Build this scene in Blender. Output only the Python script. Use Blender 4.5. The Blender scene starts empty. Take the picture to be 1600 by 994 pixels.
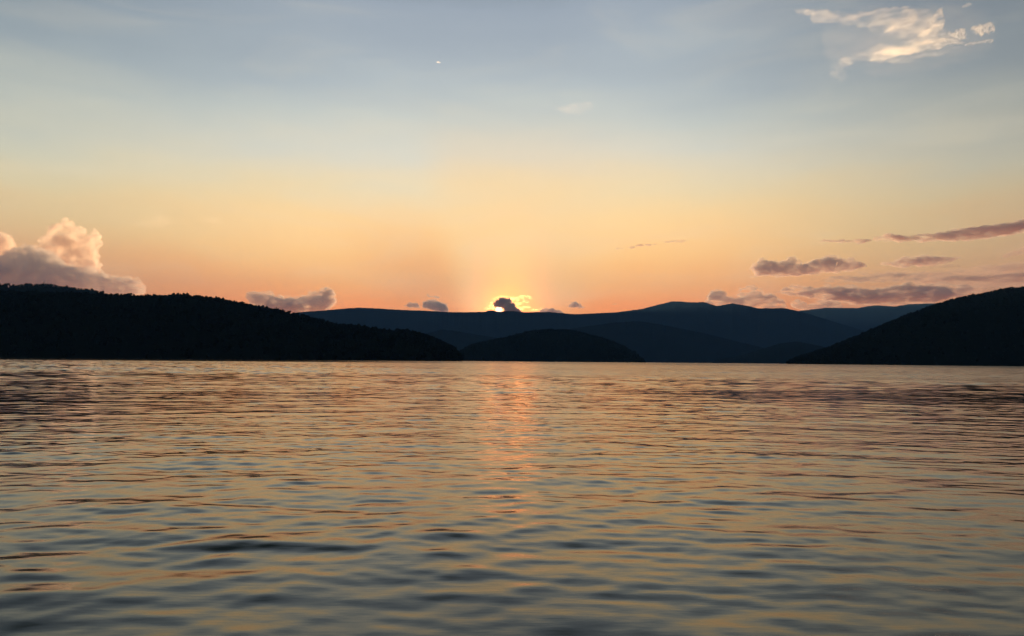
import bpy, math, random
import numpy as np
from mathutils import Vector, Matrix, noise

S = bpy.context.scene
COL = S.collection
rng = np.random.default_rng(7)
random.seed(7)
R = math.radians

# ------------------------------------------------------------------ camera
W, H = 1600.0, 994.0
F = 1600.0 * 28.0 / 36.0                    # focal length in photograph pixels
CAM_H = 2.0
cam_d = bpy.data.cameras.new("camera")
cam_d.lens = 28.0; cam_d.sensor_width = 36.0
cam_d.clip_start = 0.1; cam_d.clip_end = 400000.0
cam = bpy.data.objects.new("camera", cam_d)
COL.objects.link(cam)
PITCH = math.atan((564.3 - H / 2) / F)
ROLL = R(0.50)
cam.matrix_world = (Matrix.Translation((0, 0, CAM_H)) @ Matrix.Rotation(R(90) + PITCH, 4, 'X')
                    @ Matrix.Rotation(ROLL, 4, 'Z'))
S.camera = cam
CM = np.array(cam.matrix_world.to_3x3())

def ray(px, py):
    d = CM @ np.array([(px - W / 2) / F, -(py - H / 2) / F, -1.0])
    return d / np.linalg.norm(d)
def azel(px, py):                            # azimuth from +Y towards +X, elevation; degrees
    d = ray(px, py)
    return math.degrees(math.atan2(d[0], d[1])), math.degrees(math.asin(d[2]))
def at(px, py, dist):                        # the point seen at a pixel, at a horizontal distance
    d = ray(px, py)
    return np.array([0, 0, CAM_H]) + d * dist / math.hypot(d[0], d[1])

# ------------------------------------------------------------------ render settings and exposure
S.view_settings.view_transform = 'Standard'
S.view_settings.look = 'None'
S.view_settings.exposure = 0.0
S.view_settings.gamma = 1.0
S.cycles.use_denoising = True
S.cycles.volume_bounces = 6
S.cycles.max_bounces = 10
S.cycles.transparent_max_bounces = 24
S.cycles.volume_step_rate = 1.0
S.cycles.volume_max_steps = 256

def lin(c):
    return tuple(((v / 255) / 12.92 if v / 255 <= 0.04045 else ((v / 255 + 0.055) / 1.055) ** 2.4) for v in c) + (1.0,)

# ------------------------------------------------------------------ sky
SUN_PX, SUN_PY = 779.5, 484.2
SUN_AZ, SUN_EL = azel(SUN_PX, SUN_PY)
sun_dir = ray(SUN_PX, SUN_PY)

world = bpy.data.worlds.new("World")
S.world = world
world.use_nodes = True
nt = world.node_tree
nt.nodes.clear()
class G:                                     # small node helper
    def __init__(s, t): s.t = t
    def n(s, kind, **kw):
        x = s.t.nodes.new(kind)
        for k, v in kw.items(): setattr(x, k, v)
        return x
    def l(s, a, b): s.t.links.new(a, b)
    def put(s, x, i, v):
        if isinstance(v, bpy.types.NodeSocket): s.l(v, x.inputs[i])
        else: x.inputs[i].default_value = v
    def m(s, op, a, b=None, c=None, clamp=False):
        x = s.n('ShaderNodeMath', operation=op); x.use_clamp = clamp
        s.put(x, 0, a)
        if b is not None: s.put(x, 1, b)
        if c is not None: s.put(x, 2, c)
        return x.outputs[0]
    def ss(s, v, lo, hi):                    # smoothstep
        x = s.n('ShaderNodeMapRange', interpolation_type='SMOOTHSTEP')
        s.put(x, 'Value', v); x.inputs['From Min'].default_value = lo; x.inputs['From Max'].default_value = hi
        return x.outputs[0]
    def mix(s, f, a, b, mode='MIX'):
        x = s.n('ShaderNodeMix', data_type='RGBA', blend_type=mode)
        s.put(x, 0, f); s.put(x, 6, a); s.put(x, 7, b)
        return x.outputs[2]
    def ramp(s, v, stops, span):
        x = s.n('ShaderNodeValToRGB'); cr = x.color_ramp
        while len(cr.elements) < len(stops): cr.elements.new(0.5)
        for e, (p, c) in zip(cr.elements, stops):
            e.position = p / span
        for e, (p, c) in zip(cr.elements, stops):
            e.color = lin(c)
        s.l(s.m('DIVIDE', v, span), x.inputs[0])
        return x.outputs[0]

g = G(nt)
tc = g.n('ShaderNodeTexCoord')
vec = tc.outputs['Generated']
sep = g.n('ShaderNodeSeparateXYZ'); g.l(vec, sep.inputs[0])
el = g.m('MULTIPLY', g.m('ARCSINE', sep.outputs[2]), 57.29578)
az = g.m('MULTIPLY', g.m('ARCTAN2', sep.outputs[0], sep.outputs[1]), 57.29578)
daz = g.m('SUBTRACT', az, SUN_AZ)
ada = g.m('ABSOLUTE', daz)
elp = g.m('MAXIMUM', el, 0.0)
# thin uneven veil: streaky noise nudges the height at which the colours are read
mp = g.n('ShaderNodeMapping'); g.l(vec, mp.inputs[0]); mp.inputs['Scale'].default_value = (2.2, 2.2, 9.0)
nz = g.n('ShaderNodeTexNoise'); g.l(mp.outputs[0], nz.inputs['Vector'])
nz.inputs['Scale'].default_value = 1.7; nz.inputs['Detail'].default_value = 3.0; nz.inputs['Roughness'].default_value = 0.5
nudge = g.m('MULTIPLY', g.m('SUBTRACT', nz.outputs[0], 0.5), g.m('MINIMUM', g.m('MULTIPLY', elp, 0.4), 5.0))
elr = g.m('MAXIMUM', g.m('ADD', elp, nudge), 0.0)
toward = g.ramp(elr, [(0, (236, 132, 84)), (3.9, (253, 160, 98)), (5.5, (255, 187, 118)), (7.5, (255, 210, 144)),
    (9.8, (255, 219, 160)), (12, (243, 220, 178)), (14.6, (224, 219, 202)), (17, (208, 212, 205)),
    (19.5, (188, 197, 201)), (22, (173, 183, 192)), (25, (161, 172, 185)), (28, (122, 135, 146)), (34, (66, 78, 86)),
    (60, (46, 58, 76)), (90, (40, 52, 74))], 90)
side = g.ramp(elr, [(0, (198, 120, 84)), (3.9, (224, 148, 104)), (6, (232, 172, 126)), (8.5, (224, 189, 145)),
    (10.5, (215, 197, 160)), (13, (203, 199, 176)), (16, (180, 186, 179)), (19, (154, 165, 171)), (22, (138, 150, 160)),
    (25, (126, 140, 153)), (28, (98, 111, 122)), (34, (58, 70, 80)), (60, (44, 56, 74)), (90, (40, 52, 74))], 90)
back = g.ramp(elr, [(0, (62, 62, 80)), (8, (80, 72, 86)), (16, (70, 72, 94)), (40, (48, 58, 82)), (90, (40, 52, 74))], 90)
skyc = g.mix(g.ss(ada, 6, 40), toward, side)
skyc = g.mix(g.m('MULTIPLY', g.ss(daz, 8, 42), 1.0), skyc, (0.77, 0.73, 0.72, 1), 'MULTIPLY')
warm = g.m('MULTIPLY', g.m('SUBTRACT', 1.0, g.ss(elp, 7.5, 12.5)), g.m('SUBTRACT', 1.0, g.ss(ada, 14, 30)))
skyc = g.mix(warm, skyc, (1.16, 1.0, 0.92, 1), 'MULTIPLY')
skyc = g.mix(g.m('SUBTRACT', 1.0, g.ss(elp, 6, 14)), skyc, (1.0, 0.985, 0.84, 1), 'MULTIPLY')
skyc = g.mix(g.ss(ada, 42, 130), skyc, back)
# light shafts above the setting sun: one clear fan, one broad cloud shadow left of it
fan = g.m('DIVIDE', daz, g.m('ADD', g.m('MULTIPLY', elp, 0.30), 3.0))
lit = g.m('MULTIPLY', g.ss(fan, -0.95, -0.38), g.m('SUBTRACT', 1.0, g.ss(fan, 0.3, 2.0)))
lit = g.m('MULTIPLY', lit, g.m('SUBTRACT', 1.0, g.ss(elp, 9, 19)))
shd = g.m('MULTIPLY', g.ss(fan, -2.5, -1.15), g.m('SUBTRACT', 1.0, g.ss(fan, -1.0, -0.42)))
shd = g.m('MULTIPLY', shd, g.m('SUBTRACT', 1.0, g.ss(elp, 5, 13)))
skyc = g.mix(g.m('MULTIPLY', lit, 0.60), skyc, lin((255, 214, 156)))
skyc = g.mix(g.m('MULTIPLY', shd, 0.38), skyc, lin((222, 152, 108)))
# very soft cirrus mottling
mp3 = g.n('ShaderNodeMapping'); g.l(vec, mp3.inputs[0]); mp3.inputs['Scale'].default_value = (1.0, 1.0, 4.5); mp3.inputs['Rotation'].default_value = (0.0, R(7), 0.0)
nz3 = g.n('ShaderNodeTexNoise'); g.l(mp3.outputs[0], nz3.inputs['Vector'])
nz3.inputs['Scale'].default_value = 5.0; nz3.inputs['Detail'].default_value = 5.0; nz3.inputs['Roughness'].default_value = 0.55; nz3.inputs['Distortion'].default_value = 0.8
skyc = g.mix(g.m('MULTIPLY', g.ss(nz3.outputs[0], 0.46, 0.72), 0.22), skyc, g.mix(0.5, skyc, lin((240, 226, 196))))
# aureole round the sun
dt = g.n('ShaderNodeVectorMath', operation='DOT_PRODUCT'); g.l(vec, dt.inputs[0]); dt.inputs[1].default_value = tuple(sun_dir)
ang = g.m('MULTIPLY', g.m('ARCCOSINE', g.m('MINIMUM', dt.outputs['Value'], 1.0)), 57.29578)
aur = g.m('EXPONENT', g.m('MULTIPLY', g.m('POWER', g.m('DIVIDE', ang, 0.8), 1.0), -1.0))
skyc = g.mix(g.m('MULTIPLY', aur, 0.6), skyc, lin((255, 214, 120)), 'ADD')
aur2 = g.m('EXPONENT', g.m('MULTIPLY', g.m('POWER', g.m('DIVIDE', g.m('SUBTRACT', daz, 0.8), 1.95), 2.0), -1.0))
aur2 = g.m('MULTIPLY', aur2, g.m('EXPONENT', g.m('MULTIPLY', elp, -0.44)))
aur2 = g.m('MULTIPLY', aur2, g.m('SUBTRACT', 1.0, g.ss(elp, 5, 13)))
aur2 = g.m('MULTIPLY', aur2, g.ss(sep.outputs[1], 0.0, 0.2))
skyc = g.mix(aur2, skyc, (14.0, 2.1, 0.0, 1), 'ADD')
bg = g.n('ShaderNodeBackground'); g.l(skyc, bg.inputs[0])
g.l(g.m('ADD', 1.04, g.m('MULTIPLY', g.m('SUBTRACT', 1.0, g.ss(elp, 9, 20)), 0.24)), bg.inputs[1])
# faint physical sky added on top
ns = g.n('ShaderNodeTexSky', sky_type='NISHITA')
ns.sun_disc = False; ns.sun_elevation = R(SUN_EL); ns.sun_rotation = R(SUN_AZ)
bg2 = g.n('ShaderNodeBackground'); g.l(ns.outputs[0], bg2.inputs[0]); bg2.inputs[1].default_value = 0.003
out = g.n('ShaderNodeOutputWorld')
add = g.n('ShaderNodeAddShader'); g.l(bg.outputs[0], add.inputs[0]); g.l(bg2.outputs[0], add.inputs[1])
g.l(add.outputs[0], out.inputs[0])

# ------------------------------------------------------------------ sun
sl = bpy.data.lights.new("sun_light", 'SUN')
sl.energy = 5.0; sl.angle = R(0.53); sl.color = (1.0, 0.72, 0.42)
so = bpy.data.objects.new("sun_light", sl)
lamp_dir = ray(SUN_PX, SUN_PY + 9.0)
so.rotation_euler = Vector(tuple(-lamp_dir)).to_track_quat('-Z', 'Y').to_euler()
so.location = (0, 0, 500)
COL.objects.link(so)

# ------------------------------------------------------------------ helpers
def material(name, fn):
    m = bpy.data.materials.new(name); m.use_nodes = True
    m.node_tree.nodes.clear()
    gg = G(m.node_tree); o = gg.n('ShaderNodeOutputMaterial')
    fn(gg, o)
    return m
def tag(o, label=None, cat=None, group=None, kind=None):
    if label: o['label'] = label
    if cat: o['category'] = cat
    if group: o['group'] = group
    if kind: o['kind'] = kind
    return o
def link_mesh(name, V, Fq, mat, parent=None, smooth=True):
    V = np.asarray(V, dtype=np.float32); Fq = np.asarray(Fq, dtype=np.int32)
    me = bpy.data.meshes.new(name)
    n = Fq.shape[1]
    me.vertices.add(len(V)); me.vertices.foreach_set('co', V.ravel())
    me.loops.add(Fq.size); me.loops.foreach_set('vertex_index', Fq.ravel())
    me.polygons.add(len(Fq)); me.polygons.foreach_set('loop_start', np.arange(0, Fq.size, n, dtype=np.int32))
    if smooth: me.polygons.foreach_set('use_smooth', np.ones(len(Fq), dtype=bool))
    me.update(calc_edges=True); me.validate()
    me.materials.append(mat)
    o = bpy.data.objects.new(name, me); COL.objects.link(o)
    if parent: o.parent = parent
    return o
def vnoise(x, y, seed=0):                    # smooth value noise on arrays
    def h(i, j):
        n = (i * 374761393 + j * 668265263 + seed * 974634777) & 0xffffffff
        n = ((n ^ (n >> 13)) * 1274126177) & 0xffffffff
        return ((n ^ (n >> 16)) & 0xffff) / 65535.0
    xi = np.floor(x).astype(np.int64); yi = np.floor(y).astype(np.int64)
    fx = x - xi; fy = y - yi
    fx = fx * fx * (3 - 2 * fx); fy = fy * fy * (3 - 2 * fy)
    return (h(xi, yi) * (1 - fx) + h(xi + 1, yi) * fx) * (1 - fy) + (h(xi, yi + 1) * (1 - fx) + h(xi + 1, yi + 1) * fx) * fy
def fbm(x, y, oct=4, seed=0):
    s = 0; a = 0.5
    for k in range(oct):
        s = s + a * (vnoise(x * 2 ** k, y * 2 ** k, seed + k * 17) - 0.5) * 2; a *= 0.5
    return s

# ------------------------------------------------------------------ water
def water_mat(gg, o):
    p = gg.n('ShaderNodeBsdfPrincipled')
    p.inputs['Base Color'].default_value = (0.012, 0.022, 0.010, 1)
    p.inputs['IOR'].default_value = 1.30
    p.inputs['Specular Tint'].default_value = (0.97, 1.0, 0.81, 1)
    geo = gg.n('ShaderNodeNewGeometry')
    sx = gg.n('ShaderNodeSeparateXYZ'); gg.l(geo.outputs['Position'], sx.inputs[0])
    dist = gg.m('SQRT', gg.m('ADD', gg.m('MULTIPLY', sx.outputs[0], sx.outputs[0]), gg.m('MULTIPLY', sx.outputs[1], sx.outputs[1])))
    mp = gg.n('ShaderNodeMapping'); gg.l(geo.outputs['Position'], mp.inputs[0])
    mp.inputs['Scale'].default_value = (1.2, 3.0, 1.0)
    n1 = gg.n('ShaderNodeTexNoise'); gg.l(mp.outputs[0], n1.inputs['Vector'])
    n1.inputs['Scale'].default_value = 1.0; n1.inputs['Detail'].default_value = 3.0; n1.inputs['Roughness'].default_value = 0.5
    b1 = gg.n('ShaderNodeBump'); b1.inputs['Distance'].default_value = 0.03
    b1.inputs['Strength'].default_value = 0.22
    gg.l(n1.outputs[0], b1.inputs['Height']); gg.l(b1.outputs[0], p.inputs['Normal'])
    # wavelets finer than the mesh, out on the ruffled open lake
    ratio = gg.m('DIVIDE', sx.outputs[0], gg.m('MAXIMUM', sx.outputs[1], 1.0))
    lee = gg.m('MULTIPLY', gg.ss(dist, 70, 130), gg.ss(ratio, -0.30, 0.0))           # catspaw-roughened water off the far right shores
    near = gg.m('MULTIPLY', gg.m('SUBTRACT', 1.0, gg.ss(dist, 8, 26)), 0.04)
    gg.l(gg.m('ADD', gg.m('ADD', 0.06, near), gg.m('MULTIPLY', lee, 0.11)), p.inputs['Roughness'])
    gg.l(p.outputs[0], o.inputs['Surface'])
M_water = material("lake_water", water_mat)

def steps(segs):
    out = [segs[0][0]]
    for a, b, s in segs:
        n = max(1, int(round((b - a) / s))); out += list(np.linspace(a, b, n + 1)[1:])
    return np.array(out)
def geom(a, b, n): return list(np.geomspace(a, b, n + 1)[1:])
r = np.concatenate([steps([(0.5, 4.5, 0.25), (4.5, 12, 0.055), (12, 30, 0.08), (30, 70, 0.14), (70, 180, 0.32), (180, 620, 0.6)]),
                    geom(620, 1200, 120), geom(1200, 29500, 50)])
aa = np.concatenate([np.arange(-180, -37, 3.0), np.arange(-36, 36.001, 0.15), np.arange(39, 179.9, 3.0)])
RR, AA = np.meshgrid(r, np.radians(aa), indexing='ij')
X = (RR * np.sin(AA)).astype(np.float32); Y = (RR * np.cos(AA)).astype(np.float32)
dr = np.gradient(r)[:, None]; da = np.radians(np.gradient(aa))[None, :] * RR
Z = np.zeros_like(X)
wr = np.random.default_rng(11)
NW = 130
near = np.clip(1.5 - RR / 11.0, 0, 1).astype(np.float32)
var = np.zeros_like(X); tot = np.zeros_like(X)
for k in range(NW):
    lam = 0.24 * (5.0 / 0.24) ** (wr.random())
    th = wr.normal(0, R(35)) if k % 5 else wr.uniform(-R(75), R(75))     # travel direction, measured from the line of sight
    kk = 2 * math.pi / lam; kx = kk * math.sin(th); ky = kk * math.cos(th)
    slope = 0.0062 * (1.6 if lam < 0.75 else 1.15 if lam < 1.3 else 1.0)
    if lam > 0.75 and lam < 3: slope = slope * (0.55 + 0.5 * near)
    elif lam >= 3: slope = slope * 0.6
    fade_r = np.clip((lam / (dr * abs(math.cos(th)) + 1e-9) - 2.5) / 2.5, 0, 1)
    fade_a = np.clip((lam / (da * abs(math.sin(th)) + 1e-9) - 2.5) / 2.5, 0, 1)
    ph = wr.uniform(0, 6.283)
    # slow phase wander so that crests are short and uneven
    var += (slope * fade_r * fade_a) ** 2; tot += slope ** 2 * np.ones_like(X)
    wx = 2.2 * np.sin(X * 0.11 + k) * np.cos(Y * 0.07 + 2.1 * k)
    Z += ((slope / kk) * np.sin(kx * X + ky * Y + ph + wx) * fade_r * fade_a).astype(np.float32)
# rings running in towards the viewer, their centre a little behind the camera
rho = np.sqrt(X ** 2 + (Y + 4) ** 2)
th0 = np.arctan2(X, Y + 4)
for k in range(26):
    lam = 0.45 * (3.2 / 0.45) ** (wr.random()); kk = 2 * math.pi / lam
    wob = 3.0 * np.sin(th0 * wr.uniform(4, 14) + wr.uniform(0, 6)) + 2.0 * np.sin(rho * wr.uniform(.05, .16) + th0 * wr.uniform(3, 9))
    fade_r = np.clip((lam / dr - 2.5) / 2.5, 0, 1)
    Z += ((0.0050 / kk) * np.sin(kk * rho + wob) * fade_r).astype(np.float32)
# gusts: patches of stronger and weaker ripple, glassy band along the far right shore
gust = np.clip(1.0 + (1.0 - 0.75 * np.clip(RR / 90 - .6, 0, 1)) * fbm(X * 0.035 + 5, Y * 0.055, 3, 3), 0.62, 1.9)
azd = np.degrees(AA)
calm = np.clip((RR - 75) / 60, 0, 1) * np.clip((azd + 16) / 14, 0, 1)
Z *= np.clip(np.sqrt(tot / (var + 1e-9)), 1, 2.2)
far_gust = 1 + 0.25 * np.clip(RR / 80 - .5, 0, 1) * fbm(X * 0.006, Y * 0.012 + 3, 3, 8)
Z *= 0.56 * (1 + 2.2 * np.clip(RR / 140 - .4, 0, 1)) * gust * far_gust * (1 - 0.35 * calm)
fine = (np.abs(azd) < 37)
Z = Z + 4.0 * Z * Z * (Z > 0)                                # slightly peaked crests
# crests lean a little towards the viewer, as waves running inshore do
shear = -1.0 * np.clip(Z, -.05, .05) * np.clip(2 - RR / 60, 0, 1)
X = X + shear * np.sin(AA); Y = Y + shear * np.cos(AA)
nr, na = X.shape
V = np.stack([X, Y, Z], -1).reshape(-1, 3)
V = np.vstack([V, [[0, 0, 0]]])
i = np.arange(nr - 1)[:, None]; j = np.arange(na)[None, :]; j2 = (j + 1) % na
Q = np.stack([i * na + j, i * na + j2, (i + 1) * na + j2, (i + 1) * na + j], -1).reshape(-1, 4)[:, ::-1]
water = link_mesh("water", V, Q, M_water)
tag(water, kind='structure')
print("water quads", len(Q))

# ------------------------------------------------------------------ hills
def hill_mat(gg, o):
    p = gg.n('ShaderNodeBsdfPrincipled')
    geo = gg.n('ShaderNodeNewGeometry')
    n1 = gg.n('ShaderNodeTexNoise'); gg.l(geo.outputs['Position'], n1.inputs['Vector'])
    n1.inputs['Scale'].default_value = 0.02; n1.inputs['Detail'].default_value = 6.0
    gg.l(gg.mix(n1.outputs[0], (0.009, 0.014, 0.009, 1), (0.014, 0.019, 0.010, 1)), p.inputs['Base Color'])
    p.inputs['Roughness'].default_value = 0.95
    p.inputs['Specular IOR Level'].default_value = 0.0
    gg.l(p.outputs[0], o.inputs['Surface'])
M_hill = material("forested_slope", hill_mat)

def hill(name, prof, d_shore, d_crest, d_back, seed, step=0.05, rough=0.0, relief=0.18, base=-4.0, rows=22, ds_fn=None):
    """prof: crest line as (azimuth, elevation) degrees. A solid ridge: shore, slope with spurs and hollows, crest, far slope."""
    P = np.array(prof); P = P[np.argsort(P[:, 0])]
    a = np.arange(P[0, 0], P[-1, 0] + 1e-6, step)
    e = np.interp(a, P[:, 0], P[:, 1])
    k = np.exp(-np.linspace(-1.5, 1.5, 7) ** 2); k /= k.sum()
    e = np.convolve(np.pad(e, 3, mode='edge'), k, 'valid')
    e = e + rough * fbm(a * 3.1, a * 0 + seed, 4, seed)
    e = e + (0.028 if d_crest > 7000 else 0.0) * fbm(a * 13.0, a * 0 + seed, 3, seed + 40)
    dc = d_crest * (1 + 0.05 * fbm(a * 0.11, a * 0, 2, seed + 5))
    ds = d_shore * (1 + 0.05 * fbm(a * 0.2, a * 0 + 3, 3, seed + 9))
    if ds_fn is not None: ds = ds * ds_fn(a)
    hc = CAM_H + dc * np.tan(np.radians(e))
    t = np.concatenate([np.linspace(0, 1, rows), np.linspace(1, 2, rows // 2)[1:]])
    T, A_ = np.meshgrid(t, a, indexing='ij')
    D = np.where(T <= 1, ds + (dc - ds) * T, dc + (d_back - dc) * (T - 1))
    fr = np.where(T <= 1, np.sin(np.clip(T, 0, 1) * math.pi / 2) ** 0.85, np.cos((T - 1) * math.pi / 2) ** 1.2)
    Xh = D * np.sin(np.radians(A_)); Yh = D * np.cos(np.radians(A_))
    sc = 6.0 / d_crest
    rel = fbm(Xh * sc * 1.3 + seed, Yh * sc + seed, 5, seed)
    env = np.clip(1 - np.abs(T - 0.55) / 0.5, 0, 1) + 0.8 * np.clip(1 - np.abs(T - 1.5) / 0.45, 0, 1)
    Zh = hc * fr * (1 - relief * env * (0.55 + rel))
    lim = CAM_H + D * np.tan(np.radians(np.maximum(e, 0.0))) * 0.985          # nothing in front tops the crest
    Zh = np.where(T < 1, np.minimum(Zh, np.maximum(lim, -1)), Zh)
    Zh = np.where(hc <= 0, np.minimum(Zh, hc), Zh)
    Zh[0] = base; Zh[-1] = base
    n_r, n_a = T.shape
    V = np.stack([Xh, Yh, Zh], -1).reshape(-1, 3)
    i = np.arange(n_r - 1)[:, None]; j = np.arange(n_a - 1)[None, :]
    Q = np.stack([i * n_a + j, i * n_a + j + 1, (i + 1) * n_a + j + 1, (i + 1) * n_a + j], -1).reshape(-1, 4)[:, ::-1]
    o = link_mesh(name, V, Q, M_hill)
    tag(o, kind='structure')
    return dict(o=o, a=a, e=e, X=Xh, Y=Yh, Z=Zh, T=T, D=D, dc=dc, step=step)
def pr(pts, left=(), right=()):
    return list(left) + [azel(*p) for p in pts] + list(right)

L_PROF = pr([(-40, 463), (0, 459), (60, 459), (120, 461), (175, 463), (215, 464), (250, 464.5), (262, 463), (290, 463), (305, 466),
    (330, 467.5), (360, 472), (390, 479), (430, 485.5), (445, 490), (480, 497), (520, 508), (560, 511.5), (590, 516),
    (610, 519), (640, 518.5), (655, 523), (680, 531), (700, 542), (712, 548), (719, 555), (723, 568), (735, 585)],
    left=[(-80, 4.0), (-62, 6.0), (-48, 3.2), (-40, 4.6)])
A2_PROF = pr([(-60, 441), (0, 445), (15, 448), (35, 446), (60, 444.5), (90, 446), (120, 451), (150, 457), (175, 463), (230, 473), (300, 500)],
    left=[(-60, 3.2), (-48, 5.5), (-40, 6.2)])
B_PROF = pr([(1215, 580), (1230, 568), (1250, 558), (1290, 546), (1340, 526), (1380, 508), (1420, 491.5), (1460, 477), (1480, 471), (1500, 465),
    (1520, 461), (1545, 457), (1570, 451), (1600, 449.5), (1640, 447)],
    right=[(38, 6.3), (46, 5.0), (58, 7.2), (75, 4.5), (90, 3.0)])
C_PROF = pr([(690, 575), (722, 547), (740, 538), (770, 532), (800, 525), (830, 517), (860, 514.5), (890, 515), (905, 519), (940, 528), (970, 539),
    (990, 551), (1008, 566), (1020, 580)])
C2_PROF = pr([(1060, 575), (1100, 566), (1150, 557), (1190, 545), (1220, 536), (1245, 533), (1270, 538), (1320, 548), (1420, 555), (1500, 575)])
D2_PROF = pr([(520, 575), (600, 545), (660, 522), (690, 514), (720, 518), (780, 528), (850, 522), (900, 512), (960, 503), (1000, 501), (1040, 508), (1100, 520),
    (1200, 545), (1250, 575)])
D_PROF = pr([(380, 500), (440, 492), (460, 487), (500, 484), (560, 479.5), (620, 482.5), (660, 484), (700, 487), (740, 487.5), (757, 487), (765, 484.6), (772, 484.8), (776, 486.6), (782, 487.2), (790, 485.6), (806, 486), (820, 487.5),
    (860, 487), (900, 490), (960, 487.5), (1000, 482.5), (1030, 475), (1050, 470), (1064, 470.5), (1080, 472), (1100, 471.5), (1120, 478), (1145, 473.5),
    (1170, 478), (1185, 481.5), (1225, 480.5), (1242, 484), (1258, 488), (1335, 512), (1400, 530), (1500, 566)], left=[(-40, 2.0), (-30, 3.0)])
E_PROF = pr([(1150, 520), (1240, 486), (1290, 479.5), (1340, 479.5), (1365, 475.5), (1400, 477.5), (1420, 474), (1450, 473), (1520, 472), (1600, 466)],
    right=[(40, 3.5), (60, 3.0)])
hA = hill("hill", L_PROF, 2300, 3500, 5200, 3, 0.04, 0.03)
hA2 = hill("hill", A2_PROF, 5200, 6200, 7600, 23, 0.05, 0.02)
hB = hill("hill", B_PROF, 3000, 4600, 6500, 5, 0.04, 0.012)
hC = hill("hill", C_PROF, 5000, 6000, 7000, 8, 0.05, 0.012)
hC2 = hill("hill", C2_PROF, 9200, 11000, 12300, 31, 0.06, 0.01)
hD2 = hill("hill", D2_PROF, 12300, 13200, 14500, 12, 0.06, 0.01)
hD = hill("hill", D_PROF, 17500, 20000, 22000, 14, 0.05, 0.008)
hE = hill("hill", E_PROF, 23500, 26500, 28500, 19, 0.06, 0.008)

# ------------------------------------------------------------------ forest
def leaf_mat(gg, o):
    p = gg.n('ShaderNodeBsdfPrincipled')
    geo = gg.n('ShaderNodeNewGeometry')
    n1 = gg.n('ShaderNodeTexNoise'); gg.l(geo.outputs['Position'], n1.inputs['Vector'])
    n1.inputs['Scale'].default_value = 0.15; n1.inputs['Detail'].default_value = 3.0
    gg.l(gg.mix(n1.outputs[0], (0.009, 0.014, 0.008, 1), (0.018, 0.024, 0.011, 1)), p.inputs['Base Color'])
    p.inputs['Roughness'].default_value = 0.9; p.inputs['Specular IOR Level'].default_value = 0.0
    gg.l(p.outputs[0], o.inputs['Surface'])
M_leaf = material("foliage", leaf_mat)
M_bark = material("bark", lambda gg, o: gg.l((lambda p: (p.inputs['Base Color'].__setattr__('default_value', (0.03, 0.022, 0.016, 1)), p)[1])(gg.n('ShaderNodeBsdfPrincipled')).outputs[0], o.inputs['Surface']))

def crown_template(kind, seed):
    q = np.random.default_rng(seed)
    vs = []; fs = []
    if kind == 'round':
        for c in range(3):
            cx, cy, cz = q.normal(0, .16), q.normal(0, .16), 0.45 + 0.2 * c
            rr = 0.36 - 0.06 * c
            base = len(vs)
            pts = [(0, 0, 1), (0, 0, -1)] + [(math.cos(t) * math.cos(u), math.sin(t) * math.cos(u), math.sin(u)) for u, off in ((0.5, 0), (-0.5, .6)) for t in [off + 1.2566 * k for k in range(5)]]
            for (x, y, z) in pts:
                m = rr * q.uniform(.8, 1.2); vs.append((cx + x * m, cy + y * m, cz + z * m))
            for k in range(5):
                k2 = (k + 1) % 5
                fs += [(base, base + 2 + k, base + 2 + k2), (base + 1, base + 7 + k2, base + 7 + k),
                       (base + 2 + k, base + 7 + k, base + 2 + k2), (base + 7 + k, base + 7 + k2, base + 2 + k2)]
    else:
        for c in range(4):
            base = len(vs); z0 = 0.12 + 0.22 * c; rr = 0.27 * (1 - c * 0.21)
            vs.append((q.normal(0, .02), q.normal(0, .02), min(1.0, z0 + 0.36)))
            for k in range(6):
                t = k * 1.0472 + q.uniform(-.3, .3); m = rr * q.uniform(.6, 1.25)
                vs.append((math.cos(t) * m, math.sin(t) * m, z0 + q.uniform(-.05, .05)))
            for k in range(6): fs.append((base, base + 1 + k, base + 1 + (k + 1) % 6))
            fs += [(base + 1, base + 3, base + 2), (base + 1, base + 4, base + 3), (base + 1, base + 5, base + 4), (base + 1, base + 6, base + 5)]
    return np.array(vs), np.array(fs)
TEMPL = [crown_template('round', s) for s in range(4)] + [crown_template('pine', s + 9) for s in range(3)]

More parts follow.
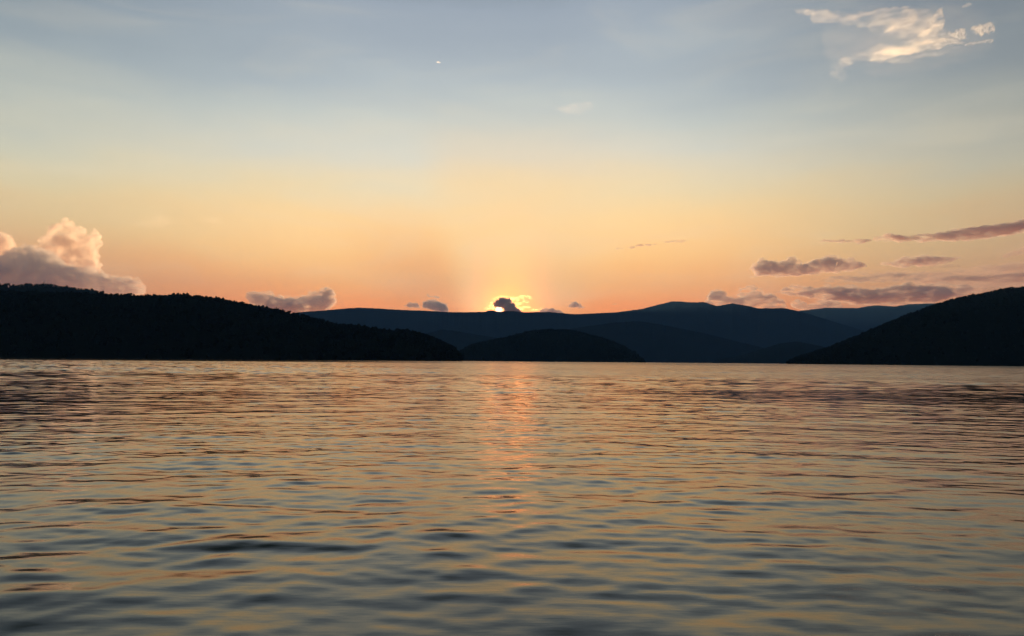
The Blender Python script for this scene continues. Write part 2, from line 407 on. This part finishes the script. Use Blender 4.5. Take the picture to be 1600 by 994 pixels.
def forest(name, hd, n, hgt, seed, crest_share=0.35, az_lim=(-40, 40), sink=0.5):
    q = np.random.default_rng(seed)
    nr_, na_ = hd['T'].shape
    rows = np.where(hd['T'][:, 0] < 1)[0].max() + 1               # crest row
    Vs = []; Fs = []; off = 0
    n1 = int(n * crest_share)
    av = q.uniform(max(az_lim[0], hd['a'][0]), min(az_lim[1], hd['a'][-1] - .2), n)
    rv = np.concatenate([rows - 1 + q.uniform(-1.2, 0.9, n1), q.uniform(0.2, rows - 1.2, n - n1)])
    ai = (av - hd['a'][0]) / hd['step']
    i0 = np.clip(rv.astype(int), 0, nr_ - 2); fi = rv - i0; j0 = np.clip(ai.astype(int), 0, na_ - 2); fj = ai - j0
    def bil(A_):
        return (A_[i0, j0] * (1 - fi) * (1 - fj) + A_[i0 + 1, j0] * fi * (1 - fj) + A_[i0, j0 + 1] * (1 - fi) * fj + A_[i0 + 1, j0 + 1] * fi * fj)
    px, py, pz = bil(hd['X']), bil(hd['Y']), bil(hd['Z'])
    ok = pz > 0.5
    px, py, pz = px[ok], py[ok], pz[ok]
    tid = q.choice(len(TEMPL), len(px), p=[.2, .2, .2, .16, .08, .08, .08])
    hh = hgt * np.clip(q.lognormal(-.05, .40, len(px)), .4, 2.3)
    ww = hh * q.uniform(.75, 1.15, len(px)); rot = q.uniform(0, 6.283, len(px))
    for t, (tv, tf) in enumerate(TEMPL):
        s = np.where(tid == t)[0]
        if not len(s): continue
        c, sn = np.cos(rot[s])[:, None], np.sin(rot[s])[:, None]
        x = (tv[None, :, 0] * c - tv[None, :, 1] * sn) * ww[s][:, None] + px[s][:, None]
        y = (tv[None, :, 0] * sn + tv[None, :, 1] * c) * ww[s][:, None] + py[s][:, None]
        z = tv[None, :, 2] * hh[s][:, None] + (pz[s] - sink * hh[s] * .4)[:, None]
        Vs.append(np.stack([x, y, z], -1).reshape(-1, 3))
        Fs.append((tf[None] + (np.arange(len(s)) * len(tv))[:, None, None] + off).reshape(-1, 3)); off += len(s) * len(tv)
    o = link_mesh(name, np.vstack(Vs), np.vstack(Fs), M_leaf, smooth=False)
    return tag(o, kind='stuff')
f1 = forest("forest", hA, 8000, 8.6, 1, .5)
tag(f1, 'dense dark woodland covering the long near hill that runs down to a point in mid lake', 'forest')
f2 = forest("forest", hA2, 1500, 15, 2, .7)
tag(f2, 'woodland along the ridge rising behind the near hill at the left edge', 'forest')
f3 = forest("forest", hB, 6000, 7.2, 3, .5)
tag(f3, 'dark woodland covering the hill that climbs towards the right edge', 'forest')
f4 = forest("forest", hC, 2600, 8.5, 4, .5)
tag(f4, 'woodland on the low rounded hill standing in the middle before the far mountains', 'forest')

# trees that stand clear of the skyline
def crest_point(hd, px):
    a = azel(px, 500)[0]
    j = int(np.clip(round((a - hd['a'][0]) / hd['step']), 0, len(hd['a']) - 1))
    rrow = np.where(hd['T'][:, 0] < 1)[0].max() + 1
    return hd['X'][rrow, j], hd['Y'][rrow, j], hd['Z'][rrow, j]
def pine(px, hd, hgt, label, seed, group='trees standing above the wooded skyline'):
    x, y, z = crest_point(hd, px)
    root = bpy.data.objects.new("pine_tree", None); COL.objects.link(root)
    root.location = (x, y, z); tag(root, label, 'tree', group)
    q = np.random.default_rng(seed)
    vs = []; fs = []
    for k in range(6):
        zz = hgt * k / 5; rr = 0.02 * hgt * (1 - .8 * k / 5)
        vs += [(rr * math.cos(t), rr * math.sin(t), zz * .95 - .8) for t in [1.0472 * m for m in range(6)]]
        if k:
            b = (k - 1) * 6
            fs += [(b + m, b + (m + 1) % 6, b + 6 + (m + 1) % 6, b + 6 + m) for m in range(6)]
    link_mesh("trunk", vs, fs, M_bark, root)
    vs = []; fs = []
    for c in range(11):                      # whorls of uneven boughs
        z0 = hgt * (0.3 + 0.062 * c); rr = hgt * 0.25 * (1 - c / 12.5) * q.uniform(.75, 1.2)
        for m in range(7):
            t = 0.9 * m + q.uniform(-.4, .4) + c; L_ = rr * q.uniform(.55, 1.15); w = L_ * .33
            ex, ey = math.cos(t) * L_, math.sin(t) * L_; nx, ny = -math.sin(t) * w, math.cos(t) * w
            b = len(vs)
            vs += [(0, 0, z0 + hgt * .05), (ex * .55 + nx, ey * .55 + ny, z0), (ex, ey, z0 - hgt * .02), (ex * .55 - nx, ey * .55 - ny, z0), (ex * .5, ey * .5, z0 + hgt * .06)]
            fs += [(b, b + 1, b + 4), (b + 4, b + 1, b + 2), (b + 4, b + 2, b + 3), (b, b + 4, b + 3), (b + 1, b, b + 3), (b + 1, b + 3, b + 2)]
    link_mesh("crown", vs, fs, M_leaf, root, smooth=False)
pine(12, hA2, 30, 'dark pine poking above the ridge by the left edge of the lake view', 1)
pine(66, hA2, 30, 'single dark pine on the rounded top of the leftmost ridge', 2)
pine(338, hA, 18, 'dark tree standing up where the near hill starts its long descent', 3)
pine(431, hA, 20, 'tall dark pine above the slope below the small mauve cloud bank', 4)
pine(679, hA, 18, 'slim dark pine near the pointed end of the near hill', 5)

# ------------------------------------------------------------------ visible sun disc
D_SUN = 62000.0
def sun_mat(gg, o):
    e = gg.n('ShaderNodeEmission'); e.inputs[0].default_value = (1.0, 0.52, 0.34, 1); e.inputs[1].default_value = 5.0
    gg.l(e.outputs[0], o.inputs['Surface'])
M_sun = material("glowing_sun", sun_mat)
def uv_sphere(nu, nv, rad, c):
    vs = [(0, 0, 1)] + [(math.sin(math.pi * i / nv) * math.cos(2 * math.pi * j / nu), math.sin(math.pi * i / nv) * math.sin(2 * math.pi * j / nu), math.cos(math.pi * i / nv)) for i in range(1, nv) for j in range(nu)] + [(0, 0, -1)]
    tr = []
    for j in range(nu):
        tr.append((0, 1 + j, 1 + (j + 1) % nu)); b = 1 + (nv - 2) * nu; tr.append((len(vs) - 1, b + (j + 1) % nu, b + j))
    for i in range(nv - 2):
        for j in range(nu):
            a, b = 1 + i * nu + j, 1 + i * nu + (j + 1) % nu
            tr += [(a, a + nu, b + nu), (a, b + nu, b)]
    return np.array(vs) * rad + np.array(c), np.array(tr)
sc_ = at(SUN_PX, SUN_PY, D_SUN)
v, f = uv_sphere(32, 16, D_SUN * math.tan(R(0.26)), sc_)
sun_o = link_mesh("sun", v, f, M_sun)
tag(sun_o, 'glowing orange rim of the setting sun on the far ridge, under a dark cloud', 'sun')

# ------------------------------------------------------------------ clouds
def cloud_material(name, dens, color=(0.90, 0.88, 0.90, 1), aniso=0.55, nscale=None, thresh=(0.36, 0.60), stretch=(1, 1, 1.5), rate=0.12):
    def fn(gg, o):
        v = gg.n('ShaderNodeVolumePrincipled')
        v.inputs['Color'].default_value = color
        v.inputs['Anisotropy'].default_value = aniso
        if nscale is None:
            v.inputs['Density'].default_value = dens
        else:
            t = gg.n('ShaderNodeTexCoord'); mp = gg.n('ShaderNodeMapping'); gg.l(t.outputs['Object'], mp.inputs[0])
            mp.inputs['Scale'].default_value = stretch
            n = gg.n('ShaderNodeTexNoise'); gg.l(mp.outputs[0], n.inputs['Vector'])
            n.inputs['Scale'].default_value = nscale; n.inputs['Detail'].default_value = 4.0; n.inputs['Roughness'].default_value = 0.6
            gg.l(gg.m('MULTIPLY', gg.ss(n.outputs[0], *thresh), dens), v.inputs['Density'])
        gg.l(v.outputs[0], o.inputs['Volume'])
    m = material(name, fn)
    m.cycles.volume_step_rate = rate
    return m

def ico():
    import bmesh
    bm = bmesh.new(); bmesh.ops.create_icosphere(bm, subdivisions=2, radius=1.0)
    v = np.array([p.co[:] for p in bm.verts]); f = np.array([[q.index for q in p.verts] for p in bm.faces]); bm.free()
    return v, f
ICO = ico()
def cloud(label, blobs, dist, mat, vox_px=1.3, bump_px=1.6, seed=0, group=None, depth=1.0, dspread=0.6, bscale=None):
    """blobs: (px, py, rx, ry) in photograph pixels, turned into lumps of real size at that distance, merged into one cloud body."""
    u = dist / F                                                    # metres per pixel there
    q = np.random.default_rng(seed)
    cx = np.mean([b[0] for b in blobs]); cy = np.mean([b[1] for b in blobs])
    c0 = at(cx, cy, dist); e0 = c0 / np.linalg.norm(c0)
    right = np.array([e0[1], -e0[0], 0]); right /= np.linalg.norm(right); up = np.array([0, 0, 1.0]); fwd = np.array([e0[0], e0[1], 0]); fwd /= np.linalg.norm(fwd)
    Vs = []; Fs = []; off = 0
    for (x, y, rx, ry) in blobs:
        p = at(x, y, dist) - c0
        dd = depth * (rx + ry) / 2
        p = p + fwd * q.normal(0, dspread * dd * u)
        v = ICO[0]
        Vs.append(p + (v[:, :1] * right * rx + v[:, 1:2] * fwd * dd + v[:, 2:] * up * ry) * u)
        Fs.append(ICO[1] + off); off += len(v)
    tmp = bpy.data.meshes.new("cloud"); tmp.from_pydata(np.vstack(Vs).tolist(), [], np.vstack(Fs).tolist())
    o = bpy.data.objects.new("cloud", tmp); COL.objects.link(o); o.location = c0
    m = o.modifiers.new('r', 'REMESH'); m.mode = 'VOXEL'; m.voxel_size = vox_px * u; m.use_smooth_shade = True
    dg = bpy.context.evaluated_depsgraph_get()
    me = bpy.data.meshes.new_from_object(o.evaluated_get(dg)); me.name = "cloud"
    o.modifiers.clear(); o.data = me; bpy.data.meshes.remove(tmp)
    import bmesh
    bm = bmesh.new(); bm.from_mesh(me); bm.faces.ensure_lookup_table(); seen = set(); kill = []
    for f0 in bm.faces:
        if f0.index in seen: continue
        stack = [f0]; seen.add(f0.index); part = []
        while stack:
            f_ = stack.pop(); part.append(f_)
            for e_ in f_.edges:
                for g_ in e_.link_faces:
                    if g_.index not in seen: seen.add(g_.index); stack.append(g_)
        vol = sum(f_.calc_center_median().dot(f_.normal) * f_.calc_area() for f_ in part)
        if vol < 0: kill += part
    if kill:
        bmesh.ops.delete(bm, geom=list({v_ for f_ in kill for v_ in f_.verts}), context='VERTS'); bm.to_mesh(me)
    bm.free()
    n = len(me.vertices)
    co = np.empty(n * 3, np.float32); me.vertices.foreach_get('co', co); co = co.reshape(-1, 3)
    no = np.empty(n * 3, np.float32); me.vertices.foreach_get('normal', no); no = no.reshape(-1, 3)
    s = 1.0 / ((bscale or 6.0) * u)
    dsp = np.array([noise.fractal(Vector((float(a) * s + seed, float(b) * s, float(c) * s * 1.3)), 0.55, 2.1, 5) for a, b, c in co])
    co = co + no * (dsp * bump_px * u)[:, None]
    me.vertices.foreach_set('co', co.astype(np.float32).ravel()); me.update()
    me.materials.clear(); me.materials.append(mat)
    tag(o, label, 'cloud', group)
    return o
def fill(top, bot, n, seed, rmin=.22, rmax=.5, flat=1.4, cap=99, edge=5.0):
    """big lumps inside, small ones along the top, between a top and a bottom outline"""
    q = np.random.default_rng(seed); T = np.array(top); B = np.array(bot); out = []
    x0, x1 = T[0, 0], T[-1, 0]
    for k in range(n * 2):
        x = q.uniform(x0, x1); yt = np.interp(x, T[:, 0], T[:, 1]); yb = np.interp(x, B[:, 0], B[:, 1]); h = max(yb - yt, .8)
        if k % 2:
            ry = min(h * q.uniform(rmin, rmax), cap); rx = ry * flat * q.uniform(.8, 1.3)
            rx = max(min(rx, x - x0 + 2, x1 - x + 2), ry * .7)
            y = q.uniform(yt + ry * 1.1, max(yb - ry, yt + ry * 1.1))
        else:
            ry = min(h * .35, edge * q.uniform(.35, 1.0)); rx = ry * (1 + .6 * (flat - 1)) * q.uniform(.8, 1.3)
            y = yt + ry * q.uniform(.5, 1.6)
        out.append((x, y, rx, ry))
    return out

KM = 1000.0
U = 40 * KM / F                              # metres per pixel at 40 km
M_dense = cloud_material("cloud_dense", 1 / (3.5 * U), (.74, .70, .72, 1), .3, 1 / (7 * U), (.3, .5))
M_soft = cloud_material("cloud_soft", 1 / (7 * U), (.92, .83, .74, 1), .35, 1 / (13 * U), (.36, .56))  # reddened sunset light put into the low clouds' albedo, here and in the next ones
M_thin = cloud_material("cloud_thin", 1 / (7 * U), (.88, .78, .69, 1), .35, 1 / (13 * U), (.38, .62), (.6, .6, 1.7))
M_vthin = cloud_material("cloud_very_thin", 1 / (14 * U), (.80, .69, .60, 1), .3, 1 / (13 * U), (.38, .66), (.5, .5, 1.8))
M_bank = cloud_material("cloud_bank", 1 / (10 * U), (.96, .88, .79, 1), .4, 1 / (11 * U), (.32, .62), (1, 1, 1.2))
M_faint = cloud_material('cloud_faint', 1 / (210 * U), (1, .95, .86, 1), .6, 1 / (12 * U), (.38, .66), (.5, .5, 1.6))
M_tower = cloud_material("cloud_tower", 1 / (11 * U), (.99, .90, .78, 1), .6, 1 / (15 * U), (.36, .56), (1, 1, 1))

# left: towering cumulus, and the dim bank before it
cloud('tall billowing cumulus with peach lit top above the left ridge',
      fill([(40, 392), (60, 385), (75, 376), (88, 352), (98, 343), (110, 347), (125, 358), (150, 358), (152, 372), (150, 400)],
           [(40, 440), (150, 440)], 70, 1, .15, .3, 1.1, 13), 44 * KM, M_tower, 1.2, 4.0, 1, bscale=12)
cloud('small rounded cumulus puff cut by the left edge of the view',
      fill([(-40, 368), (-10, 362), (8, 362), (16, 370), (21, 382)], [(-40, 420), (20, 420)], 30, 2, .2, .4, 1.0, 14), 44 * KM, M_tower, 1.2, 3.0, 2, bscale=12)
cloud('long grey mauve cloud bank lying along the ridge on the left',
      fill([(-60, 392), (0, 398), (40, 390), (52, 380), (62, 395), (100, 414), (135, 412), (160, 425), (190, 432), (212, 434), (224, 440)],
           [(-60, 475), (180, 470), (224, 462)], 130, 3, .2, .45, 1.3, 22) + [(20, 432, 30, 16), (70, 436, 34, 16)], 38 * KM, M_bank, 1.2, 4.0, 3, bscale=12)
cloud('low mauve cloud bank on the skyline right of the near hill',
      fill([(388, 457), (400, 455), (418, 455), (440, 463), (460, 463), (478, 458), (492, 456), (505, 450), (514, 450), (524, 460)],
           [(388, 470), (420, 492), (505, 494), (524, 466)], 70, 4, .2, .42, 1.3, 12), 38 * KM, M_soft, 1.0, 3.0, 4, bscale=10)
# small dark cumulus along the far ridge
cloud('tiny flat grey cloud on the far ridge, left of the peaked grey one',
      fill([(632, 478), (640, 473), (650, 473), (655, 479)], [(632, 480), (655, 482)], 16, 5, .3, .5, 1.4), 34 * KM, M_dense, .6, .6, 5)
cloud('peaked dark grey cloud on the far ridge, left of the sun',
      fill([(662, 474), (668, 470), (680, 468), (690, 473), (699, 483)], [(662, 482), (699, 492)], 36, 6, .25, .45, 1.2), 34 * KM, M_dense, .7, .9, 6)
cloud('pair of cloud scraps floating just over the peaked grey cloud', [(668, 461, 2.2, 2.0), (671, 463, 2.5, 1.6), (681, 464, 3.0, 2.2), (685, 465, 2.4, 1.8), (676, 463.6, 4.5, .7)], 34 * KM, M_dense, .5, .5, 7)
cloud('tiny flat scrap of cloud between the sun and the peaked grey cloud', [(733, 473, 3.5, .9), (737, 473.4, 3, .8)], 34 * KM, M_thin, .4, .4, 8)
cloud('dark rounded cloud hanging right over the setting sun',
      [(775, 477, 3.6, 3.2), (778, 472, 4.2, 4.0), (784, 470.5, 5.2, 5.2), (789, 473, 5, 5.5), (795, 468.5, 2.6, 2.4), (781, 477, 6, 3.6), (793, 476, 5, 5),
       (794, 483, 6.5, 6), (799, 479, 4.2, 4), (804, 482, 4, 4), (808, 486, 5, 4), (788, 479, 5, 3.6), (772.5, 474.5, 2, 2), (781, 466.5, 2.4, 2), (787, 466.3, 2.4, 2), (801, 475, 2.2, 2), (812, 487, 4, 2.5), (800, 485, 6, 5), (791, 484, 3.6, 5), (806, 487, 6, 3.5), (799, 482, 5, 4), (790, 470.5, 6, 4.6), (796, 471.5, 4, 4), (801, 476.5, 5, 4), (796, 467, 2.2, 2.2)], 34 * KM, cloud_material("cloud_dark", 1 / (1.3 * U), (.8, .78, .78, 1), .4), .6, .8, 9)
M_rim = cloud_material("cloud_bright", 1 / (30 * U), (1.0, 0.86, 0.42, 1), .75, 1 / (4.5 * U), (.36, .56), (1, 1, 1))  # yellow of the low sun's light put into this cloud's albedo
cloud('glowing yellow cloud fringe right beside the setting sun',
      [(801, 467, 5, 3.6), (808, 468, 4, 4), (815, 464, 4.5, 2.4), (823, 463, 4.6, 2.2), (828.5, 466, 2.6, 3), (818, 470, 2.4, 4.6), (811, 474, 5, 2.6),
       (806, 476, 4, 4), (824, 472.5, 2.6, 2.8), (822, 480, 9, 1.6), (812, 483, 8, 2.4), (836, 484.5, 9, 1.3), (846, 483, 5, 1)], 52 * KM, M_rim, .6, 1.6, 10, bscale=4)
cloud('thin glowing yellow fringe left of the setting sun',
      [(762, 482, 4, 2.2), (766, 478, 3.2, 2.6), (768, 473, 2.4, 2.6), (771, 480, 5, 4), (772, 468, 2.8, 2.6), (777, 464.4, 3.4, 2.0), (784, 463, 4.4, 1.8), (792, 463.6, 4, 1.6), (797, 466, 3, 2)],
      52 * KM, M_rim, .6, 1.4, 11, bscale=4)
cloud('low flat grey cloud on the ridge just right of the sun',
      fill([(845, 484), (852, 481), (862, 482), (870, 484), (880, 487)], [(845, 490), (880, 493)], 20, 12, .3, .5, 1.4), 34 * KM, M_dense, .6, .7, 12)
cloud('small domed grey cloud on the ridge, farther right of the sun',
      fill([(888, 479), (896, 472), (903, 472), (908, 477), (913, 480)], [(888, 481), (913, 482)], 22, 13, .3, .5, 1.2), 34 * KM, M_dense, .6, .7, 13)
cloud('faint scrap of cloud right of the small domed cloud', [(957, 475, 3, 1.3), (962, 475, 2.6, 1.5), (960, 476, 4, .8)], 34 * KM, M_thin, .4, .5, 14)
# streaks
cloud('thin slanting orange streak of cloud, lower left of a pair', [(965, 389, 3.5, 1.2), (972, 389, 3, .8), (988, 386.5, 6, 1.3), (1000, 384.5, 7, 1.4), (1012, 382.5, 7, 1.2), (1022, 381, 4, .9)], 40 * KM, M_thin, .6, .7, 15, depth=3)
cloud('thin slanting orange streak of cloud, upper right of a pair', [(1042, 378.5, 5, 1.0), (1053, 377, 8, 1.2), (1066, 375.5, 8, 1.2), (1073, 375, 3, .8)], 40 * KM, M_thin, .6, .7, 16, depth=3)
cloud('short thin pink streak of cloud before the long slanting one',
      fill([(1281, 376), (1300, 374.5), (1320, 376), (1330, 376.5), (1344, 374), (1360, 375)], [(1281, 378), (1330, 379), (1360, 379)], 34, 17, .3, .5, 3.0), 40 * KM, M_thin, .6, .7, 17, depth=3)
cloud('long slanting mauve streak of cloud rising to the right edge',
      fill([(1366, 374), (1385, 367), (1420, 369), (1450, 367), (1490, 361), (1515, 356), (1545, 358), (1555, 352), (1585, 350), (1620, 340)],
           [(1366, 377), (1440, 377), (1545, 372), (1620, 358)], 130, 18, .25, .5, 2.2, 6), 40 * KM, M_thin, .8, 1.4, 18, depth=2)
cloud('small pink cloud below the long streak at the right edge',
      fill([(1566, 400), (1590, 390), (1625, 378)], [(1566, 404), (1590, 398), (1625, 392)], 34, 19, .3, .5, 2.0), 40 * KM, M_vthin, .8, 1.2, 19, depth=2)
cloud('long lumpy grey mauve cloud hanging over the ridge on the right',
      fill([(1172, 432), (1186, 424), (1188, 406), (1198, 404), (1206, 411), (1222, 408), (1236, 402), (1250, 410), (1268, 409), (1285, 403), (1302, 398), (1318, 404), (1336, 405), (1352, 414)],
           [(1172, 434), (1210, 434), (1260, 429), (1310, 427), (1352, 418)], 150, 20, .25, .45, 1.5, 9), 40 * KM, M_soft, .9, 3.0, 20, bscale=10)
cloud('flat bluish grey cloud right of the long lumpy one',
      fill([(1366, 412), (1400, 408), (1420, 401), (1450, 400), (1475, 402), (1500, 401)], [(1366, 415), (1420, 419), (1470, 414), (1500, 404)], 70, 21, .25, .5, 2.0, 6), 40 * KM, M_soft, .8, 1.2, 21)
cloud('faint mauve streak under the flat bluish grey cloud',
      fill([(1455, 414), (1480, 412), (1503, 414)], [(1455, 419), (1503, 417)], 24, 22, .3, .5, 2.2), 40 * KM, M_vthin, .8, 1, 22)
cloud('broad flat mauve bank of cloud low over the right hand ridges',
      fill([(1205, 456), (1240, 446), (1270, 450), (1310, 446), (1380, 450), (1420, 441), (1440, 446), (1490, 444), (1530, 449)],
           [(1205, 458), (1270, 466), (1340, 476), (1450, 474), (1530, 458)], 190, 23, .22, .42, 2.0, 11), 46 * KM, M_thin, 1.1, 3.2, 23, bscale=12)
cloud('faint thin streak of cloud above the broad flat mauve bank',
      fill([(1290, 433), (1350, 428), (1400, 426), (1440, 429)], [(1290, 442), (1440, 441)], 50, 24, .3, .5, 2.4), 46 * KM, M_vthin, 1, 1, 24)
cloud('faint narrow cloud streak just above the right hand hill',
      fill([(1470, 432), (1520, 428), (1560, 430), (1620, 426)], [(1470, 439), (1620, 441)], 80, 25, .3, .5, 2.4), 46 * KM, M_vthin, 1, .9, 25)
cloud('wide hazy peach grey layer between the streaks over the right hand hill',
      fill([(1330, 420), (1400, 424), (1480, 421), (1560, 412), (1640, 408)], [(1330, 426), (1480, 450), (1640, 452)], 120, 45, .2, .4, 2.6, 9), 48 * KM,
      cloud_material("cloud_gauze", 1 / (34 * U), (.86, .74, .64, 1), .3, 1 / (18 * U), (.36, .66), (.4, .4, 2.0)), 1.4, 2, 45)  # warm sunset light tinted into the gauze albedo too
cloud('ragged mauve cumulus rising behind the twin humped ridge',
      fill([(1104, 468), (1112, 458), (1122, 450), (1130, 460), (1150, 464), (1160, 450), (1175, 446), (1188, 450), (1192, 460), (1205, 461), (1218, 468), (1228, 477)],
           [(1104, 480), (1228, 486)], 110, 26, .2, .42, 1.2, 10), 40 * KM, M_thin, .9, 3.2, 26, bscale=9)
cloud('small blunt grey cloud in the saddle of the right hand ridge',
      fill([(1238, 470), (1246, 468), (1256, 472), (1264, 480)], [(1238, 480), (1264, 488)], 26, 27, .3, .5, 1.2), 40 * KM, M_soft, .7, .8, 27)
cloud('low grey cloud resting on the ridge right of the saddle',
      fill([(1264, 476), (1275, 470), (1290, 468), (1308, 472), (1314, 478)], [(1264, 484), (1314, 486)], 40, 28, .25, .45, 1.3), 40 * KM, M_thin, .8, 1.0, 28)
# faint high wisps
cloud('faint pale wisp high in the sky right of the middle', fill([(868, 168), (890, 161), (915, 160), (925, 164)], [(868, 172), (890, 178), (925, 172)], 26, 29, .3, .5, 1.6), 26 * KM, M_faint, 1, 1.5, 29)
cloud('faint pale wisp over the left skyline, the ragged one', fill([(205, 346), (230, 341), (255, 336), (264, 342)], [(205, 354), (264, 356)], 30, 30, .25, .5, 1.5), 40 * KM, M_faint, 1, 2, 30)
cloud('faint pale wisp over the left skyline, the smooth oblong one', fill([(312, 342), (330, 339), (352, 343)], [(312, 348), (352, 352)], 20, 31, .3, .5, 2), 40 * KM, M_faint, 1, 1, 31)
cloud('tiny bright white fleck high in the pale blue sky', [(684.5, 97, 2.8, 1.6), (687, 98, 1.8, 1.1)], 12 * KM, cloud_material("cloud_fleck", 1 / (9 * 12 * KM / F), (1, 1, 1, 1), .6), .5, .4, 32)

# upper right: broken high cloud
uc = 12 * KM / F
M_wisp = cloud_material("cloud_wispy", 1 / (9 * uc), (1, 1, 1, 1), .78, nscale=1 / (12 * uc), thresh=(.40, .76), stretch=(.35, .35, 1.6))
M_veil = cloud_material("cloud_veil", 1 / (22 * uc), (1, 1, 1, 1), .7, nscale=1 / (12 * uc), thresh=(.42, .84), stretch=(.3, .3, 1.9))
M_puff = cloud_material("cloud_puff", 1 / (12 * uc), (1, 1, 1, 1), .75, nscale=1 / (5.5 * uc), thresh=(.42, .66), stretch=(1, 1, 1))
cloud('pale streaked veil of high cloud across the upper right sky',
      fill([(1238, 13), (1262, 14), (1300, 20), (1350, 20), (1400, 12), (1430, 10)], [(1238, 16), (1262, 24), (1290, 36), (1350, 40), (1430, 44)], 60, 33, .2, .45, 2.4, 11, 4)
      + fill([(1360, 34), (1400, 26), (1430, 20), (1450, 40), (1490, 56)], [(1360, 48), (1430, 62), (1490, 68)], 40, 53, .2, .45, 2.0, 12, 4)
      + fill([(1300, 100), (1340, 84), (1370, 74), (1400, 66)], [(1300, 106), (1350, 98), (1400, 94)], 34, 54, .25, .5, 2.4, 8, 3)
      + fill([(1385, 92), (1400, 90), (1430, 88), (1470, 78), (1510, 70)], [(1385, 98), (1412, 100), (1440, 93), (1510, 76)], 34, 55, .2, .4, 2.2, 7, 3),
      12.6 * KM, M_veil, 1.8, 3, 33, bscale=12)
cloud('bright cream core of the high cloud in the upper right sky',
      fill([(1362, 92), (1380, 78), (1400, 70), (1425, 64), (1450, 60), (1480, 60), (1508, 62)], [(1362, 95), (1400, 88), (1450, 78), (1508, 68)], 60, 34, .25, .5, 2.6, 9, 4), 12 * KM, M_wisp, 1.2, 2.5, 34, bscale=9, depth=.5)
cloud('broad thin grey haze of cloud spread round the bright upper right cloud',
      fill([(1290, 34), (1340, 16), (1400, 4), (1450, 8), (1510, 30), (1550, 60)], [(1290, 80), (1370, 118), (1440, 112), (1550, 84)], 70, 46, .2, .45, 1.8, 26), 13.4 * KM,
      cloud_material("cloud_gossamer", 1 / (800 * uc), (1, 1, 1, 1), .65, nscale=1 / (26 * uc), thresh=(.36, .72), stretch=(.35, .35, 1.7)), 3, 5, 46, bscale=20)
cloud('bright upright tuft of the high cloud in the upper right sky',
      fill([(1434, 54), (1450, 44), (1458, 28), (1468, 14), (1473, 12), (1471, 32), (1476, 50)], [(1434, 58), (1476, 60)], 50, 35, .15, .3, .7, 7), 12 * KM, M_wisp, 1.2, 2, 35, bscale=6)
cloud('curled bright puff at the right end of the cream cloud', fill([(1484, 50), (1492, 48), (1504, 46), (1507, 56)], [(1484, 58), (1507, 62)], 22, 36, .25, .45, 1.1), 12 * KM, M_puff, .9, 1.4, 36, bscale=4)
cloud('small bright cloud puff, farthest right in the upper sky', fill([(1518, 42), (1526, 38), (1538, 40), (1546, 36), (1552, 44)], [(1518, 50), (1530, 54), (1552, 52)], 26, 37, .25, .45, 1.1), 12 * KM, M_puff, .9, 1.4, 37, bscale=4)
cloud('thin pale scrap below the farthest right puff', fill([(1510, 68), (1530, 64), (1552, 61)], [(1510, 73), (1530, 68), (1552, 66)], 22, 38, .3, .5, 1.8), 12 * KM, M_puff, .9, 1.2, 38, bscale=4)
cloud('tiny bright scrap of cloud at the top edge of the sky', fill([(1503, 11), (1510, 5), (1517, 5)], [(1503, 13), (1517, 9)], 12, 39, .3, .5, 1.2), 12 * KM, M_puff, .8, .8, 39, bscale=4)
cloud('small isolated pale fleck left of the cream cloud middle', fill([(1381, 50), (1388, 44), (1397, 40)], [(1381, 53), (1397, 47)], 14, 40, .3, .5, 1.2), 11.8 * KM, M_puff, .8, .8, 40, bscale=4)
cloud('faint bluish tail hanging under the high upper right cloud', fill([(1298, 106), (1310, 102), (1320, 112)], [(1298, 120), (1320, 126)], 16, 41, .3, .5, 1.2), 12.6 * KM, cloud_material("cloud_tail", 1 / (110 * uc), (.98, .98, 1, 1), .65, 1 / (10 * uc), (.4, .7)), 1.5, 2, 41, bscale=8)

# ------------------------------------------------------------------ haze
def haze_mat(gg, o):
    v = gg.n('ShaderNodeVolumePrincipled')
    v.inputs['Color'].default_value = (0.25, 0.57, 1.0, 1)
    v.inputs['Density'].default_value = 2.0e-5
    v.inputs['Anisotropy'].default_value = 0.0
    gg.l(v.outputs[0], o.inputs['Volume'])
hv = [(x, y, z) for z in (-6.0, 3000.0) for y in (-30500.0, 30500.0) for x in (-30500.0, 30500.0)]
hf = [(0, 2, 3, 1), (4, 5, 7, 6), (0, 1, 5, 4), (2, 6, 7, 3), (0, 4, 6, 2), (1, 3, 7, 5)]
hz = link_mesh("haze", hv, hf, material("haze_air", haze_mat), smooth=False)
tag(hz, kind='stuff')
